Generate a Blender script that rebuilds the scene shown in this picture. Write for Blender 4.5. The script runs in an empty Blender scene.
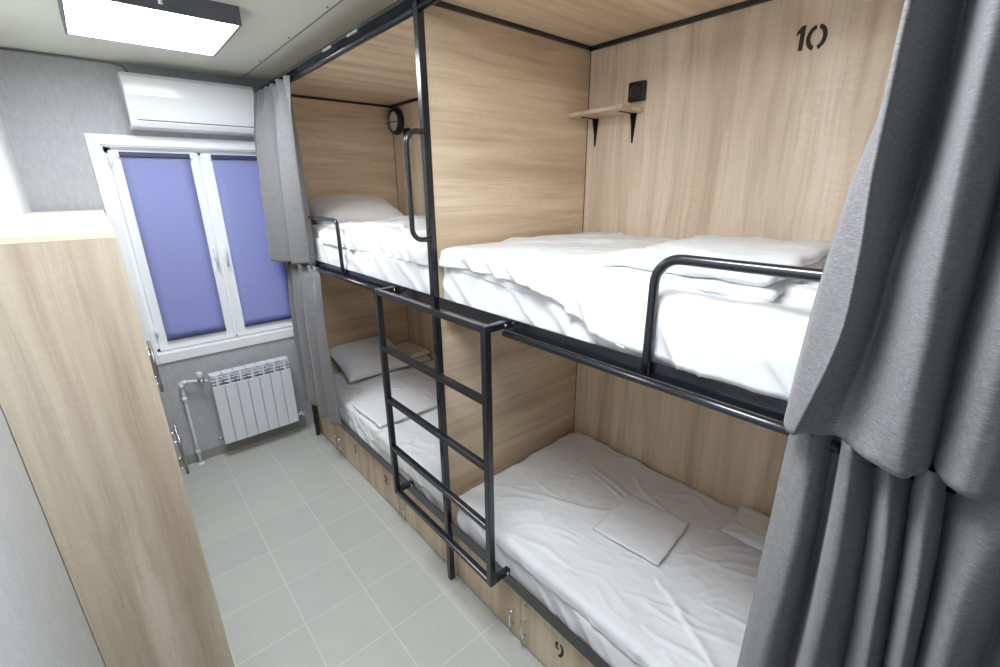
import bpy, bmesh, math, random
import numpy as np
from mathutils import Vector, Matrix, noise
random.seed(7)
SC = bpy.context.scene
COL = SC.collection
PI = math.pi

# ------------------------------------------------------------------ camera
cam_d = bpy.data.cameras.new('camera')
cam = bpy.data.objects.new('camera', cam_d)
COL.objects.link(cam)
R_ = Vector((0.75359447, -0.65723317, -0.01182925))
U_ = Vector((0.21338113, 0.22756599, 0.9500959))
F_ = Vector((0.6217426, 0.71851115, -0.31173363))
mw = Matrix.Identity(4)
for i in range(3):
    mw[i][0] = R_[i]; mw[i][1] = U_[i]; mw[i][2] = -F_[i]
mw[0][3], mw[1][3], mw[2][3] = -1.00653, -3.78518, 1.98511
cam.matrix_world = mw
cam_d.sensor_width = 36.0
cam_d.lens = 444.4348 / 1000 * 36
cam_d.clip_start = 0.02
SC.camera = cam

# ------------------------------------------------------------------ world (daylight outside the window), exposure
W = bpy.data.worlds.new('daylight'); SC.world = W; W.use_nodes = True
nt = W.node_tree; bg = nt.nodes['Background']
bg.inputs[0].default_value = (0.72, 0.80, 1.0, 1); bg.inputs[1].default_value = 2.4
SC.view_settings.view_transform = 'Standard'
SC.view_settings.look = 'None'
SC.view_settings.gamma = 1
SC.view_settings.use_curve_mapping = False
SC.view_settings.exposure = 1.0
LAMP_POWER = 14.0
SC.cycles.max_bounces = 12
SC.cycles.diffuse_bounces = 8

# ------------------------------------------------------------------ materials
def srgb(r, g, b):
    f = lambda c: c / 12.92 if c <= 0.04045 else ((c + 0.055) / 1.055) ** 2.4
    return (f(r / 255), f(g / 255), f(b / 255), 1)

def mat(name, col, rough=0.5, metal=0.0, spec=0.5):
    m = bpy.data.materials.new(name); m.use_nodes = True
    b = m.node_tree.nodes['Principled BSDF']
    b.inputs['Base Color'].default_value = col
    b.inputs['Roughness'].default_value = rough
    b.inputs['Metallic'].default_value = metal
    b.inputs['Specular IOR Level'].default_value = spec
    return m

def N(nt, t, **kw):
    n = nt.nodes.new(t)
    for k, v in kw.items(): setattr(n, k, v)
    return n

def mapped(nt, scale, rot=(0, 0, 0), loc=(0, 0, 0)):
    tc = N(nt, 'ShaderNodeTexCoord'); mp = N(nt, 'ShaderNodeMapping')
    mp.inputs['Scale'].default_value = scale
    mp.inputs['Rotation'].default_value = rot
    mp.inputs['Location'].default_value = loc
    nt.links.new(tc.outputs['Object'], mp.inputs['Vector'])
    return mp.outputs['Vector']

def noise_n(nt, vec, scale, detail=4, rough=0.5, dist=0.0):
    n = N(nt, 'ShaderNodeTexNoise')
    n.inputs['Scale'].default_value = scale; n.inputs['Detail'].default_value = detail
    n.inputs['Roughness'].default_value = rough; n.inputs['Distortion'].default_value = dist
    nt.links.new(vec, n.inputs['Vector'])
    return n.outputs['Fac']

def ramp(nt, fac, stops):
    r = N(nt, 'ShaderNodeValToRGB')
    while len(r.color_ramp.elements) < len(stops): r.color_ramp.elements.new(0.5)
    for e, (p, c) in zip(r.color_ramp.elements, stops): e.position = p; e.color = c
    nt.links.new(fac, r.inputs['Fac'])
    return r.outputs['Color']

def mixc(nt, a, b, fac, mode='MIX'):
    m = N(nt, 'ShaderNodeMix', data_type='RGBA', blend_type=mode)
    if isinstance(fac, (int, float)): m.inputs['Factor'].default_value = fac
    else: nt.links.new(fac, m.inputs['Factor'])
    for v, s in ((a, m.inputs[6]), (b, m.inputs[7])):
        if isinstance(v, tuple): s.default_value = v
        else: nt.links.new(v, s)
    return m.outputs[2]

def bump(nt, h, strength, dist=0.01):
    b = N(nt, 'ShaderNodeBump'); b.inputs['Strength'].default_value = strength
    b.inputs['Distance'].default_value = dist
    nt.links.new(h, b.inputs['Height'])
    nt.links.new(b.outputs['Normal'], nt.nodes['Principled BSDF'].inputs['Normal'])

def wood(name, axis, seed=0.0, light=(231, 212, 187), mid=(220, 199, 172), dark=(199, 176, 148), rough=0.5):
    """sonoma oak laminate, grain running along the given axis"""
    m = mat(name, srgb(*mid), rough, 0, 0.35)
    nt = m.node_tree; b = nt.nodes['Principled BSDF']
    def stretched(q, off=0.0):
        k = [1.0, 1.0, 1.0]; k['xyz'.index(axis)] = q
        return mapped(nt, tuple(k), loc=(seed + off, seed * .7 - off, seed * 1.3))
    v = stretched(0.16)
    warp = N(nt, 'ShaderNodeTexNoise'); warp.inputs['Scale'].default_value = 4.5; warp.inputs['Detail'].default_value = 2
    nt.links.new(v, warp.inputs['Vector'])
    va = N(nt, 'ShaderNodeVectorMath', operation='MULTIPLY_ADD')
    nt.links.new(warp.outputs['Color'], va.inputs[0]); va.inputs[1].default_value = (.10, .10, .10)
    nt.links.new(stretched(0.055, 2.0), va.inputs[2]); wv = va.outputs[0]
    broad = noise_n(nt, wv, 9.0, 3, 0.55)
    streak = noise_n(nt, wv, 42, 4, 0.62)
    fine = noise_n(nt, stretched(0.018, 5.0), 240, 3, 0.65)
    c1 = ramp(nt, broad, [(0.33, srgb(*dark)), (0.50, srgb(*mid)), (0.66, srgb(*light))])
    c2 = ramp(nt, streak, [(0.32, (0.80, 0.765, 0.73, 1)), (0.50, (1, 1, 1, 1)), (0.70, (1.04, 1.04, 1.04, 1))])
    c3 = ramp(nt, fine, [(0.34, (0.86, 0.84, 0.82, 1)), (0.55, (1, 1, 1, 1))])
    x = mixc(nt, c1, c2, 0.62, 'MULTIPLY'); x = mixc(nt, x, c3, 0.55, 'MULTIPLY')
    # short pale cross-grain flecks of this laminate, in patches
    cg = noise_n(nt, stretched(3.2, 1.0), 34, 2, 0.5)
    pm = noise_n(nt, stretched(0.5, 8.0), 5.0, 1)
    mm = N(nt, 'ShaderNodeMath', operation='MULTIPLY'); nt.links.new(cg, mm.inputs[0]); nt.links.new(pm, mm.inputs[1])
    cc = ramp(nt, mm.outputs[0], [(0.27, (1, 1, 1, 1)), (0.36, (1.07, 1.065, 1.06, 1))])
    x = mixc(nt, x, cc, 0.8, 'MULTIPLY')
    nt.links.new(x, b.inputs['Base Color'])
    bump(nt, fine, 0.10, 0.002)
    return m

M = {}
M['wood_x'] = wood('oak_laminate_grain_across', 'x', 1.3)
M['wood_x2'] = wood('oak_laminate_grain_across_far', 'x', 5.1)
M['wood_z'] = wood('oak_laminate_grain_upright', 'z', 2.2, (233, 218, 198), (222, 205, 183), (201, 182, 158))
M['wood_z2'] = wood('oak_laminate_grain_upright_lower', 'z', 7.7)
M['wood_ceil'] = wood('oak_laminate_ceiling', 'x', 9.4)
M['wood_door'] = wood('oak_laminate_door', 'z', 4.4, (216, 200, 176), (203, 185, 160), (184, 164, 139))
M['wood_locker'] = wood('pale_oak_laminate_locker', 'z', 11.9, (219, 207, 189), (208, 194, 174), (187, 170, 149))
M['edge'] = mat('laminate_edge', srgb(232, 220, 200), 0.5)
M['black'] = mat('black_powder_coated_steel', (0.010, 0.012, 0.018, 1), 0.22, 0.0, 0.8)
M['black2'] = mat('black_plastic', (0.008, 0.008, 0.009, 1), 0.45)
M['chrome'] = mat('brushed_chrome', (0.72, 0.72, 0.74, 1), 0.25, 1.0)
M['chrome_dark'] = mat('satin_nickel', (0.42, 0.42, 0.44, 1), 0.35, 1.0)
M['brass'] = mat('lock_metal', (0.55, 0.47, 0.32, 1), 0.4, 1.0)
M['pvc'] = mat('white_window_plastic', srgb(248, 250, 253), 0.3)
M['white'] = mat('white_enamel', srgb(232, 236, 242), 0.3)
M['ac'] = mat('white_glossy_plastic', srgb(232, 234, 238), 0.16)
M['rad'] = mat('white_radiator_enamel', srgb(226, 230, 238), 0.35)
M['groove'] = mat('dark_gap', (0.03, 0.03, 0.035, 1), 0.7)
M['ink'] = mat('dark_brown_stencil_paint', srgb(42, 33, 26), 0.6)
M['lamp_side'] = mat('grey_lamp_housing', srgb(98, 100, 112), 0.45)
M['blind_tube'] = mat('dark_blind_cassette', srgb(62, 62, 96), 0.5)
M['grey_tile'] = mat('grey_skirting_tile', srgb(150, 148, 145), 0.4)
M['pipe'] = mat('white_pipe', srgb(226, 230, 238), 0.3)
M['cable'] = mat('grey_cable', srgb(120, 120, 120), 0.5)

def cloth_mat(name, col, rough=0.9, weave=900, strength=0.05):
    m = mat(name, col, rough, 0, 0.15)
    nt = m.node_tree
    m.node_tree.nodes['Principled BSDF'].inputs['Sheen Weight'].default_value = 0.15
    v = mapped(nt, (1, 1, 1)); h = noise_n(nt, v, weave, 2)
    bump(nt, h, strength, 0.002)
    return m
M['linen'] = cloth_mat('white_cotton', srgb(228, 229, 232))
M['linen_low'] = cloth_mat('white_cotton_sheet', srgb(230, 231, 235))
M['cream'] = cloth_mat('cream_cotton', srgb(226, 218, 204))

# grey melange curtain
m = mat('grey_melange_curtain', srgb(140, 143, 150), 0.85, 0, 0.15); M['curtain'] = m
nt = m.node_tree; b = nt.nodes['Principled BSDF']
v = mapped(nt, (85, 85, 620)); f1 = noise_n(nt, v, 1.0, 4, 0.7)
v = mapped(nt, (500, 500, 30)); f2 = noise_n(nt, v, 1.0, 2, 0.6)
c = ramp(nt, f1, [(0.30, srgb(101, 100, 102)), (0.5, srgb(122, 121, 123)), (0.70, srgb(145, 144, 146))])
c2 = ramp(nt, f2, [(0.3, (0.90, 0.90, 0.91, 1)), (0.6, (1, 1, 1, 1))])
nt.links.new(mixc(nt, c, c2, 0.6, 'MULTIPLY'), b.inputs['Base Color'])
b.inputs['Sheen Weight'].default_value = 0.2
bump(nt, f1, 0.15, 0.001)

# relief wallpaper, grey
def wallpaper(name, c0, c1):
    m = mat(name, srgb(*c0), 0.75, 0, 0.25)
    nt = m.node_tree; b = nt.nodes['Principled BSDF']
    v = mapped(nt, (3, 3, 1)); a = noise_n(nt, v, 16, 5, 0.65, 0.4)
    v2 = mapped(nt, (1, 1, 1)); a2 = noise_n(nt, v2, 150, 3, 0.6)
    x = ramp(nt, a, [(0.3, srgb(*c0)), (0.65, srgb(*c1))])
    nt.links.new(x, b.inputs['Base Color'])
    ad = N(nt, 'ShaderNodeMath', operation='ADD'); nt.links.new(a, ad.inputs[0]); nt.links.new(a2, ad.inputs[1])
    bump(nt, ad.outputs[0], 0.35, 0.004)
    return m
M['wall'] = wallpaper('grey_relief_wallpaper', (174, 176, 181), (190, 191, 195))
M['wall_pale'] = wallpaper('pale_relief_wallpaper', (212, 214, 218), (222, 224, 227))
M['ceiling'] = mat('matt_pale_ceiling', srgb(218, 220, 212), 0.8, 0, 0.2)

# floor tiles, 30 cm, pale grout (tile pattern measured in the room's own coordinates)
m = mat('grey_floor_tiles', srgb(178, 180, 178), 0.32, 0, 0.4); M['floor'] = m
nt = m.node_tree; b = nt.nodes['Principled BSDF']
tc = N(nt, 'ShaderNodeTexCoord'); sp = N(nt, 'ShaderNodeSeparateXYZ'); nt.links.new(tc.outputs['Object'], sp.inputs[0])
def grout(out, off):
    a = N(nt, 'ShaderNodeMath', operation='ADD'); nt.links.new(out, a.inputs[0]); a.inputs[1].default_value = off + 30.0
    d = N(nt, 'ShaderNodeMath', operation='PINGPONG'); nt.links.new(a.outputs[0], d.inputs[0]); d.inputs[1].default_value = 0.15
    l = N(nt, 'ShaderNodeMapRange', interpolation_type='SMOOTHSTEP'); nt.links.new(d.outputs[0], l.inputs[0])
    l.inputs[1].default_value = 0.0013; l.inputs[2].default_value = 0.0030
    l.inputs[3].default_value = 1; l.inputs[4].default_value = 0
    return l.outputs[0], a.outputs[0]
g1, ax = grout(sp.outputs[0], 0.680); g2, ay = grout(sp.outputs[1], 0.151)
mx = N(nt, 'ShaderNodeMath', operation='MAXIMUM'); nt.links.new(g1, mx.inputs[0]); nt.links.new(g2, mx.inputs[1])
cells = []
for a_ in (ax, ay):
    q = N(nt, 'ShaderNodeMath', operation='DIVIDE'); nt.links.new(a_, q.inputs[0]); q.inputs[1].default_value = 0.3
    q2 = N(nt, 'ShaderNodeMath', operation='FLOOR'); nt.links.new(q.outputs[0], q2.inputs[0]); cells.append(q2.outputs[0])
cx = N(nt, 'ShaderNodeCombineXYZ'); nt.links.new(cells[0], cx.inputs[0]); nt.links.new(cells[1], cx.inputs[1])
wn = N(nt, 'ShaderNodeTexWhiteNoise'); nt.links.new(cx.outputs[0], wn.inputs['Vector'])
cl = noise_n(nt, mapped(nt, (1, 1, 1)), 7, 3)
t1 = ramp(nt, wn.outputs['Value'], [(0, srgb(188, 189, 185)), (1, srgb(194, 194, 190))])
t2 = ramp(nt, cl, [(0.3, (0.96, 0.96, 0.96, 1)), (0.7, (1, 1, 1, 1))])
tt = mixc(nt, t1, t2, 1.0, 'MULTIPLY')
nt.links.new(mixc(nt, tt, srgb(212, 212, 205), mx.outputs[0]), b.inputs['Base Color'])
inv = N(nt, 'ShaderNodeMath', operation='SUBTRACT'); inv.inputs[0].default_value = 1; nt.links.new(mx.outputs[0], inv.inputs[1])
bump(nt, inv.outputs[0], 0.4, 0.001)

# lamp diffuser (gives off the room's light)
m = bpy.data.materials.new('lit_lamp_diffuser'); m.use_nodes = True; nt = m.node_tree
nt.nodes.clear(); em = N(nt, 'ShaderNodeEmission'); em.inputs[0].default_value = (0.91, 0.965, 1.0, 1); em.inputs[1].default_value = LAMP_POWER
o = N(nt, 'ShaderNodeOutputMaterial'); nt.links.new(em.outputs[0], o.inputs[0]); M['lamp'] = m
m2 = m.copy(); m2.name = 'lit_lamp_diffuser_brighter'; [setattr(n.inputs[1], 'default_value', LAMP_POWER * 1.2) for n in m2.node_tree.nodes if n.type == 'EMISSION']; M['lamp_new'] = m2
# blue translucent blind fabric
m = mat('violet_blue_blind_fabric', srgb(168, 173, 214), 0.8, 0, 0.1); nt = m.node_tree
b = nt.nodes['Principled BSDF']; tr = N(nt, 'ShaderNodeBsdfTranslucent'); tr.inputs[0].default_value = srgb(160, 170, 222)
ms = N(nt, 'ShaderNodeMixShader'); ms.inputs[0].default_value = 0.30
o = nt.nodes['Material Output']; nt.links.new(b.outputs[0], ms.inputs[1]); nt.links.new(tr.outputs[0], ms.inputs[2]); nt.links.new(ms.outputs[0], o.inputs[0])
M['blind'] = m
# window glass
m = bpy.data.materials.new('clear_glass'); m.use_nodes = True; nt = m.node_tree; nt.nodes.clear()
t_ = N(nt, 'ShaderNodeBsdfTransparent'); t_.inputs[0].default_value = (.93, .96, .97, 1)
gl = N(nt, 'ShaderNodeBsdfGlossy'); gl.inputs['Roughness'].default_value = 0.02
ms = N(nt, 'ShaderNodeMixShader'); fr = N(nt, 'ShaderNodeFresnel'); fr.inputs[0].default_value = 1.45
nt.links.new(fr.outputs[0], ms.inputs[0]); nt.links.new(t_.outputs[0], ms.inputs[1]); nt.links.new(gl.outputs[0], ms.inputs[2])
o = N(nt, 'ShaderNodeOutputMaterial'); nt.links.new(ms.outputs[0], o.inputs[0]); M['glass'] = m

# ------------------------------------------------------------------ mesh helpers
class B:
    """collects shapes in world coordinates and links them as one mesh object"""
    def __init__(s): s.bm = bmesh.new()
    def box(s, x0, x1, y0, y1, z0, z1, bev=0.0, seg=2):
        x0, x1 = sorted((x0, x1)); y0, y1 = sorted((y0, y1)); z0, z1 = sorted((z0, z1))
        r = bmesh.ops.create_cube(s.bm, size=1)
        for v in r['verts']:
            v.co = Vector(((x0 + x1) / 2 + v.co.x * (x1 - x0), (y0 + y1) / 2 + v.co.y * (y1 - y0), (z0 + z1) / 2 + v.co.z * (z1 - z0)))
        if bev:
            es = list({e for v in r['verts'] for e in v.link_edges})
            bmesh.ops.bevel(s.bm, geom=es, offset=bev, segments=seg, affect='EDGES', profile=0.5)
        return s
    def tube(s, pts, r, n=14, closed=False, cap=True):
        pts = [Vector(p) for p in pts]; k = len(pts); rings = []
        up = None
        for i, p in enumerate(pts):
            a = pts[(i - 1) % k] if (i or closed) else p; c = pts[(i + 1) % k] if (i < k - 1 or closed) else p
            t = (c - a).normalized()
            if up is None:
                up = Vector((0, 0, 1)) if abs(t.z) < .9 else Vector((1, 0, 0))
            up = (up - t * up.dot(t)).normalized(); w = t.cross(up)
            rr = r[i] if isinstance(r, (list, tuple)) else r
            rings.append([s.bm.verts.new(p + (up * math.cos(2 * PI * j / n) + w * math.sin(2 * PI * j / n)) * rr) for j in range(n)])
        m = k if closed else k - 1
        for i in range(m):
            A, C = rings[i], rings[(i + 1) % k]
            for j in range(n):
                f = s.bm.faces.new((A[j], A[(j + 1) % n], C[(j + 1) % n], C[j])); f.smooth = True
        if cap and not closed:
            s.bm.faces.new(rings[0][::-1]); s.bm.faces.new(rings[-1])
        return s
    def beam(s, a, c, w=0.03, bev=0.003):
        """square steel tube between two points (axis aligned runs)"""
        a = Vector(a); c = Vector(c); h = w / 2
        lo = [min(a[i], c[i]) - (h if abs(a[i] - c[i]) < 1e-6 else 0) for i in range(3)]
        hi = [max(a[i], c[i]) + (h if abs(a[i] - c[i]) < 1e-6 else 0) for i in range(3)]
        return s.box(lo[0], hi[0], lo[1], hi[1], lo[2], hi[2], bev)
    def prism(s, poly, axis, d0, d1):
        """extrude a 2-D polygon along an axis; poly is given in the two other axes in xyz order"""
        def pt(p, d):
            if axis == 'x': return (d, p[0], p[1])
            if axis == 'y': return (p[0], d, p[1])
            return (p[0], p[1], d)
        a = [s.bm.verts.new(pt(p, d0)) for p in poly]; c = [s.bm.verts.new(pt(p, d1)) for p in poly]
        n = len(poly)
        s.bm.faces.new(a); s.bm.faces.new(c[::-1])
        for i in range(n): s.bm.faces.new((a[i], c[i], c[(i + 1) % n], a[(i + 1) % n]))
        return s
    def lathe(s, prof, c, axis='z', n=28, smooth=True):
        """prof: list of (radius, height); axis through point c"""
        c = Vector(c); rings = []
        for r, h in prof:
            ring = []
            for j in range(n):
                a = 2 * PI * j / n; u, w = r * math.cos(a), r * math.sin(a)
                ring.append(s.bm.verts.new(c + (Vector((u, w, h)) if axis == 'z' else Vector((u, h, w)) if axis == 'y' else Vector((h, u, w)))))
            rings.append(ring)
        for A, C in zip(rings, rings[1:]):
            for j in range(n):
                f = s.bm.faces.new((A[j], A[(j + 1) % n], C[(j + 1) % n], C[j])); f.smooth = smooth
        s.bm.faces.new(rings[0]); s.bm.faces.new(rings[-1])
        return s
    def grid(s, P, close_u=False):
        """P: 2-D list of points"""
        V = [[s.bm.verts.new(p) for p in row] for row in P]
        for i in range(len(V) - 1):
            for j in range(len(V[0]) - 1):
                f = s.bm.faces.new((V[i][j], V[i][j + 1], V[i + 1][j + 1], V[i + 1][j])); f.smooth = True
        return V
    def build(s, name, material, parent=None):
        bmesh.ops.recalc_face_normals(s.bm, faces=s.bm.faces[:])
        me = bpy.data.meshes.new(name)
        off = Vector((0, 0, 0)); p = parent
        while p is not None: off += p.location; p = p.parent
        if off.length: bmesh.ops.translate(s.bm, verts=s.bm.verts[:], vec=-off)
        s.bm.to_mesh(me); s.bm.free()
        mats = material if isinstance(material, (list, tuple)) else [material]
        for mm in mats: me.materials.append(M[mm] if isinstance(mm, str) else mm)
        o = bpy.data.objects.new(name, me); COL.objects.link(o); o.parent = parent
        return o

def tag(o, label=None, cat=None, group=None, kind=None):
    if label: o['label'] = label
    if cat: o['category'] = cat
    if group: o['group'] = group
    if kind: o['kind'] = kind
    return o
def thing(name, label, cat, loc=(0, 0, 0), group=None):
    o = bpy.data.objects.new(name, None); o.empty_display_size = .1; COL.objects.link(o); o.location = loc
    return tag(o, label, cat, group)
def struct(name, b, m, parent=None):
    o = b.build(name, m, parent)
    if parent is None: o['kind'] = 'structure'
    return o
def copy_tree(o, parent=None, kids=None):
    c = o.copy(); COL.objects.link(c); c.parent = parent
    for ch in list(o.children): copy_tree(ch, c)
    return c
def arc(c, r, a0, a1, n, plane, fix):
    out = []
    for i in range(n + 1):
        a = math.radians(a0 + (a1 - a0) * i / n); u, v = c[0] + r * math.cos(a), c[1] + r * math.sin(a)
        out.append((fix, u, v) if plane == 'yz' else (u, fix, v) if plane == 'xz' else (u, v, fix))
    return out

# ------------------------------------------------------------------ room shell
XL, XB, YB, ZC = -1.298, 0.966, -7.4, 2.727       # left wall, back panel of the bunks, rear end, ceiling
WX0, WX1, WZ0, WZ1 = -0.915, 0.105, 0.89, 2.262    # window opening
XW = 1.02
struct('floor', B().box(XL - .1, XW + .1, YB - .1, .25, -.1, 0), 'floor')
struct('ceiling', B().box(XL - .1, XW + .1, YB - .1, .25, ZC, ZC + .1), 'ceiling')
b = B()
for x0, x1, z0, z1 in ((XL - .1, WX0, 0, ZC), (WX1, XW + .1, 0, ZC), (WX0, WX1, 0, WZ0), (WX0, WX1, WZ1, ZC)):
    b.box(x0, x1, 0, .25, z0, z1)
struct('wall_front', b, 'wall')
struct('wall_left', B().box(XL - .1, XL, YB - .1, 0, 0, ZC), 'wall_pale')
struct('wall_right', B().box(XW, XW + .1, YB - .1, 0, 0, ZC), 'wall_pale')
struct('wall_back', B().box(XL, XW, YB - .1, YB, 0, ZC), 'wall_pale')
struct('baseboard_front', B().box(XL, -.02, -.010, 0, 0, .075, .002), 'grey_tile')
b = B().box(-.068, -.062, -4.6, -.02, ZC - .0015, ZC)
seam = struct('trim_1', b, 'cable')
for y in (-.55, -1.10, -1.62, -2.15):
    B().lathe([(.006, 0), (.006, -.003), (.003, -.005)], (-.085, y, ZC), 'z', 12).build('screw', 'chrome_dark', seam)

# ------------------------------------------------------------------ window
win = thing('window_1', None, None, (0, 0, 0)); win['kind'] = 'structure'
b = B()
b.box(-.975, WX0, -.014, 0, .83, 2.322, .003).box(WX1, .165, -.014, 0, .83, 2.322, .003)
b.box(WX0, WX1, -.014, 0, WZ1, 2.322, .003)
b.build('casing', 'pvc', win)
B().box(WX0 + .001, WX1 - .001, -.016, .12, .832, WZ0 + .012, .004).build('sill', 'pvc', win)
b = B()      # reveal lining + fixed frame
for x0, x1 in ((WX0, WX0 + .008), (WX1 - .008, WX1)): b.box(x0, x1, 0, .2, WZ0, WZ1)
b.box(WX0, WX1, 0, .2, WZ1 - .008, WZ1)
FY0, FY1 = .058, .125
b.box(WX0 + .008, WX0 + .045, FY0, FY1, WZ0, WZ1 - .008, .003).box(WX1 - .045, WX1 - .008, FY0, FY1, WZ0, WZ1 - .008, .003)
b.box(WX0, WX1, FY0, FY1, WZ0, WZ0 + .035, .003).box(WX0, WX1, FY0, FY1, WZ1 - .045, WZ1 - .008, .003)
b.box(-.425, -.385, FY0, FY1, WZ0, WZ1 - .02, .003)
b.build('window_frame', 'pvc', win)
SY0, SY1 = .030, .095
def sash(x0, x1, side):
    z0, z1, w = WZ0 + .020, WZ1 - .028, .062
    b = B()
    b.box(x0, x0 + w, SY0, SY1, z0, z1, .005).box(x1 - w, x1, SY0, SY1, z0, z1, .005)
    b.box(x0 + w - .004, x1 - w + .004, SY0 + .002, SY1, z0, z0 + w + .01, .005).box(x0 + w - .004, x1 - w + .004, SY0 + .002, SY1, z1 - w, z1, .005)
    s_ = b.build('sash', 'pvc', win)
    B().box(x0 + w - .002, x1 - w + .002, .062, .068, z0 + w - .002, z1 - w + .002).build('pane', 'glass', s_)
    xh = x1 - .026 if side > 0 else x0 + .026
    b = B().box(xh - .011, xh + .011, SY0 - .010, SY0 + .001, 1.52, 1.60, .003)
    b.tube([(xh, SY0 - .008, 1.59), (xh, SY0 - .038, 1.59), (xh, SY0 - .042, 1.575), (xh, SY0 - .040, 1.46)], .0075, 10)
    b.build('handle', 'pvc', s_)
    xg = x0 + .004 if side > 0 else x1 - .004
    for z in (1.02, 2.14):
        B().tube([(xg, SY0 - .008, z), (xg, SY0 - .008, z + .07)], .008, 10).build('hinge', 'pvc', s_)
sash(-.888, -.412, 1); sash(-.398, .078, -1)
def blind(x0, x1, label):
    t = thing('roller_blind', label, 'blind', ((x0 + x1) / 2, .05, 2.2), 'roller blinds on the window')
    B().box(x0 - .004, x1 + .004, .004, .029, 2.196, 2.226, .006).build('cassette', 'blind_tube', t)
    b = B()
    n = 24
    b.grid([[(x0 + (x1 - x0) * j / 6, .019 + .0008 * math.sin(i * .9), 2.20 - (2.20 - .992) * i / n) for j in range(7)] for i in range(n + 1)])
    o = b.build('fabric', 'blind', t); md = o.modifiers.new('thick', 'SOLIDIFY'); md.thickness = .0012
    B().box(x0 - .001, x1 + .001, .012, .026, .978, .998, .004).build('bottom_bar', 'blind_tube', t)
    for x in (x0 - .009, x1 + .009):
        B().box(x - .006, x + .006, .000, .0295, 2.190, 2.234, .004).build('bracket', 'pvc', t)
blind(-.834, -.468, 'violet-blue roller blind on the left window sash, fully lowered')
blind(-.340, .030, 'violet-blue roller blind on the right window sash, partly behind the grey curtain')

# ------------------------------------------------------------------ air conditioner
t = thing('air_conditioner', 'white wall-mounted air conditioner above the window', 'air conditioner', (-.40, -.0, 2.35))
prof = [(0.0, 2.352), (-.045, 2.349), (-.125, 2.350), (-.165, 2.362), (-.182, 2.385), (-.196, 2.45), (-.203, 2.53), (-.203, 2.59), (-.198, 2.625), (-.180, 2.645), (-.09, 2.656), (0.0, 2.656)]
b = B().prism([(y, z) for y, z in prof], 'x', -.752, -.052); o = b.build('body', 'ac', t)
md = o.modifiers.new('bev', 'BEVEL'); md.width = .012; md.segments = 4; md.limit_method = 'ANGLE'; md.angle_limit = math.radians(50)
B().prism([(-.128, 2.3475), (-.168, 2.3585), (-.1865, 2.383), (-.1885, 2.392), (-.184, 2.393), (-.172, 2.37), (-.13, 2.354)], 'x', -.715, -.088).build('air_flap', 'ac', t)
B().prism([(-.188, 2.393), (-.1905, 2.3965), (-.184, 2.3965), (-.182, 2.393)], 'x', -.715, -.088).build('outlet_slot', 'groove', t)
b = B().tube([(XL + .01, -.012, 2.718), (-.95, -.012, 2.716), (-.76, -.013, 2.714), (-.715, -.014, 2.706), (-.700, -.016, 2.685), (-.698, -.02, 2.646)], .006, 8)
tag(b.build('cable', 'cable', None), 'thin grey cable along the top of the window wall to the air conditioner', 'cable')

# ------------------------------------------------------------------ ceiling lamps
def lamp(y0, label):
    x0, x1, y1 = -.950, -.374, y0 + .60
    t = thing('ceiling_lamp', label, 'lamp', ((x0 + x1) / 2, (y0 + y1) / 2, ZC), 'square ceiling lamps')
    b = B(); w = .010; z0, z1 = 2.656, ZC
    b.box(x0, x1, y0, y0 + w, z0, z1, .001).box(x0, x1, y1 - w, y1, z0, z1, .001).box(x0, x0 + w, y0 + w, y1 - w, z0, z1, .001).box(x1 - w, x1, y0 + w, y1 - w, z0, z1, .001)
    b.build('housing', 'lamp_side', t)
    B().box(x0 + w, x1 - w, y0 + w, y1 - w, 2.6595, 2.664).build('diffuser', 'lamp' if y0 > -2 else 'lamp_new', t)
lamp(-1.392, 'lit square ceiling lamp with grey housing near the window')
lamp(-3.45, 'lit square ceiling lamp above the near bunk, outside the view')
b = B().lathe([(.011, 0), (.011, -.034), (.007, -.040), (.007, -.058)], (-.659, -1.425, ZC), 'z', 16)
tag(b.build('ceiling_hook', 'white'), 'small white ceiling fitting beside the near edge of the lamp', 'hook')

# ------------------------------------------------------------------ radiator and pipes
t = thing('radiator', 'white seven-section radiator on the wall under the window', 'radiator', (-.38, -.10, .13))
xr0, pit = -.655, .0785
for i in range(7):
    x = xr0 + pit * i; b = B()
    b.box(x + .0015, x + pit - .0015, -.140, -.128, .132, .612, .004)                 # front plate
    b.box(x + pit / 2 - .008, x + pit / 2 + .008, -.130, -.060, .140, .690, .003)   # web
    b.box(x + .006, x + pit - .006, -.068, -.060, .15, .66, .003)
    b.box(x + .002, x + pit - .002, -.136, -.060, .690, .703, .004)                 # top cap
    for z in (.628, .652, .675):
        b.box(x + .005, x + pit - .005, -.137, -.110, z, z + .009, .002)            # louvres
    b.box(x + .030, x + pit - .030, -.139, -.128, .605, .700, .002)
    b.tube([(x, -.098, .655), (x + pit, -.098, .655)], .02, 12, cap=False).tube([(x, -.098, .175), (x + pit, -.098, .175)], .02, 12, cap=False)
    b.build('section', 'rad', t)
B().tube([(xr0 - .03, -.098, .175), (xr0, -.098, .175)], .013, 12).build('drain_plug', 'chrome', t)
b = B().tube([(-.105, -.098, .175), (-.055, -.098, .175)], .011, 12).tube([(-.062, -.098, .175), (-.062, -.135, .175)], .013, 12)
b.tube([(-.072, -.098, .160), (-.072, -.098, .205)], .012, 12).tube([(-.055, -.098, .175), (-.030, -.098, .175)], .009, 12)
b.build('lower_valve', 'chrome', t)
t = thing('radiator_pipe', 'white heating pipe with valve rising from the floor left of the radiator', 'pipe', (-.825, -.05, 0))
bend = [(-.826, -.055, 0)] + [(-.826, -.055, z) for z in (.2, .4, .60)] + [(-.826 + .03 * (1 - math.cos(a)), -.055, .645 + .03 * math.sin(a)) for a in (0, .5, 1.05, 1.57)]
b = B().tube(bend + [(-.74, -.075, .672), (-.665, -.097, .658)], .010, 14)
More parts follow.
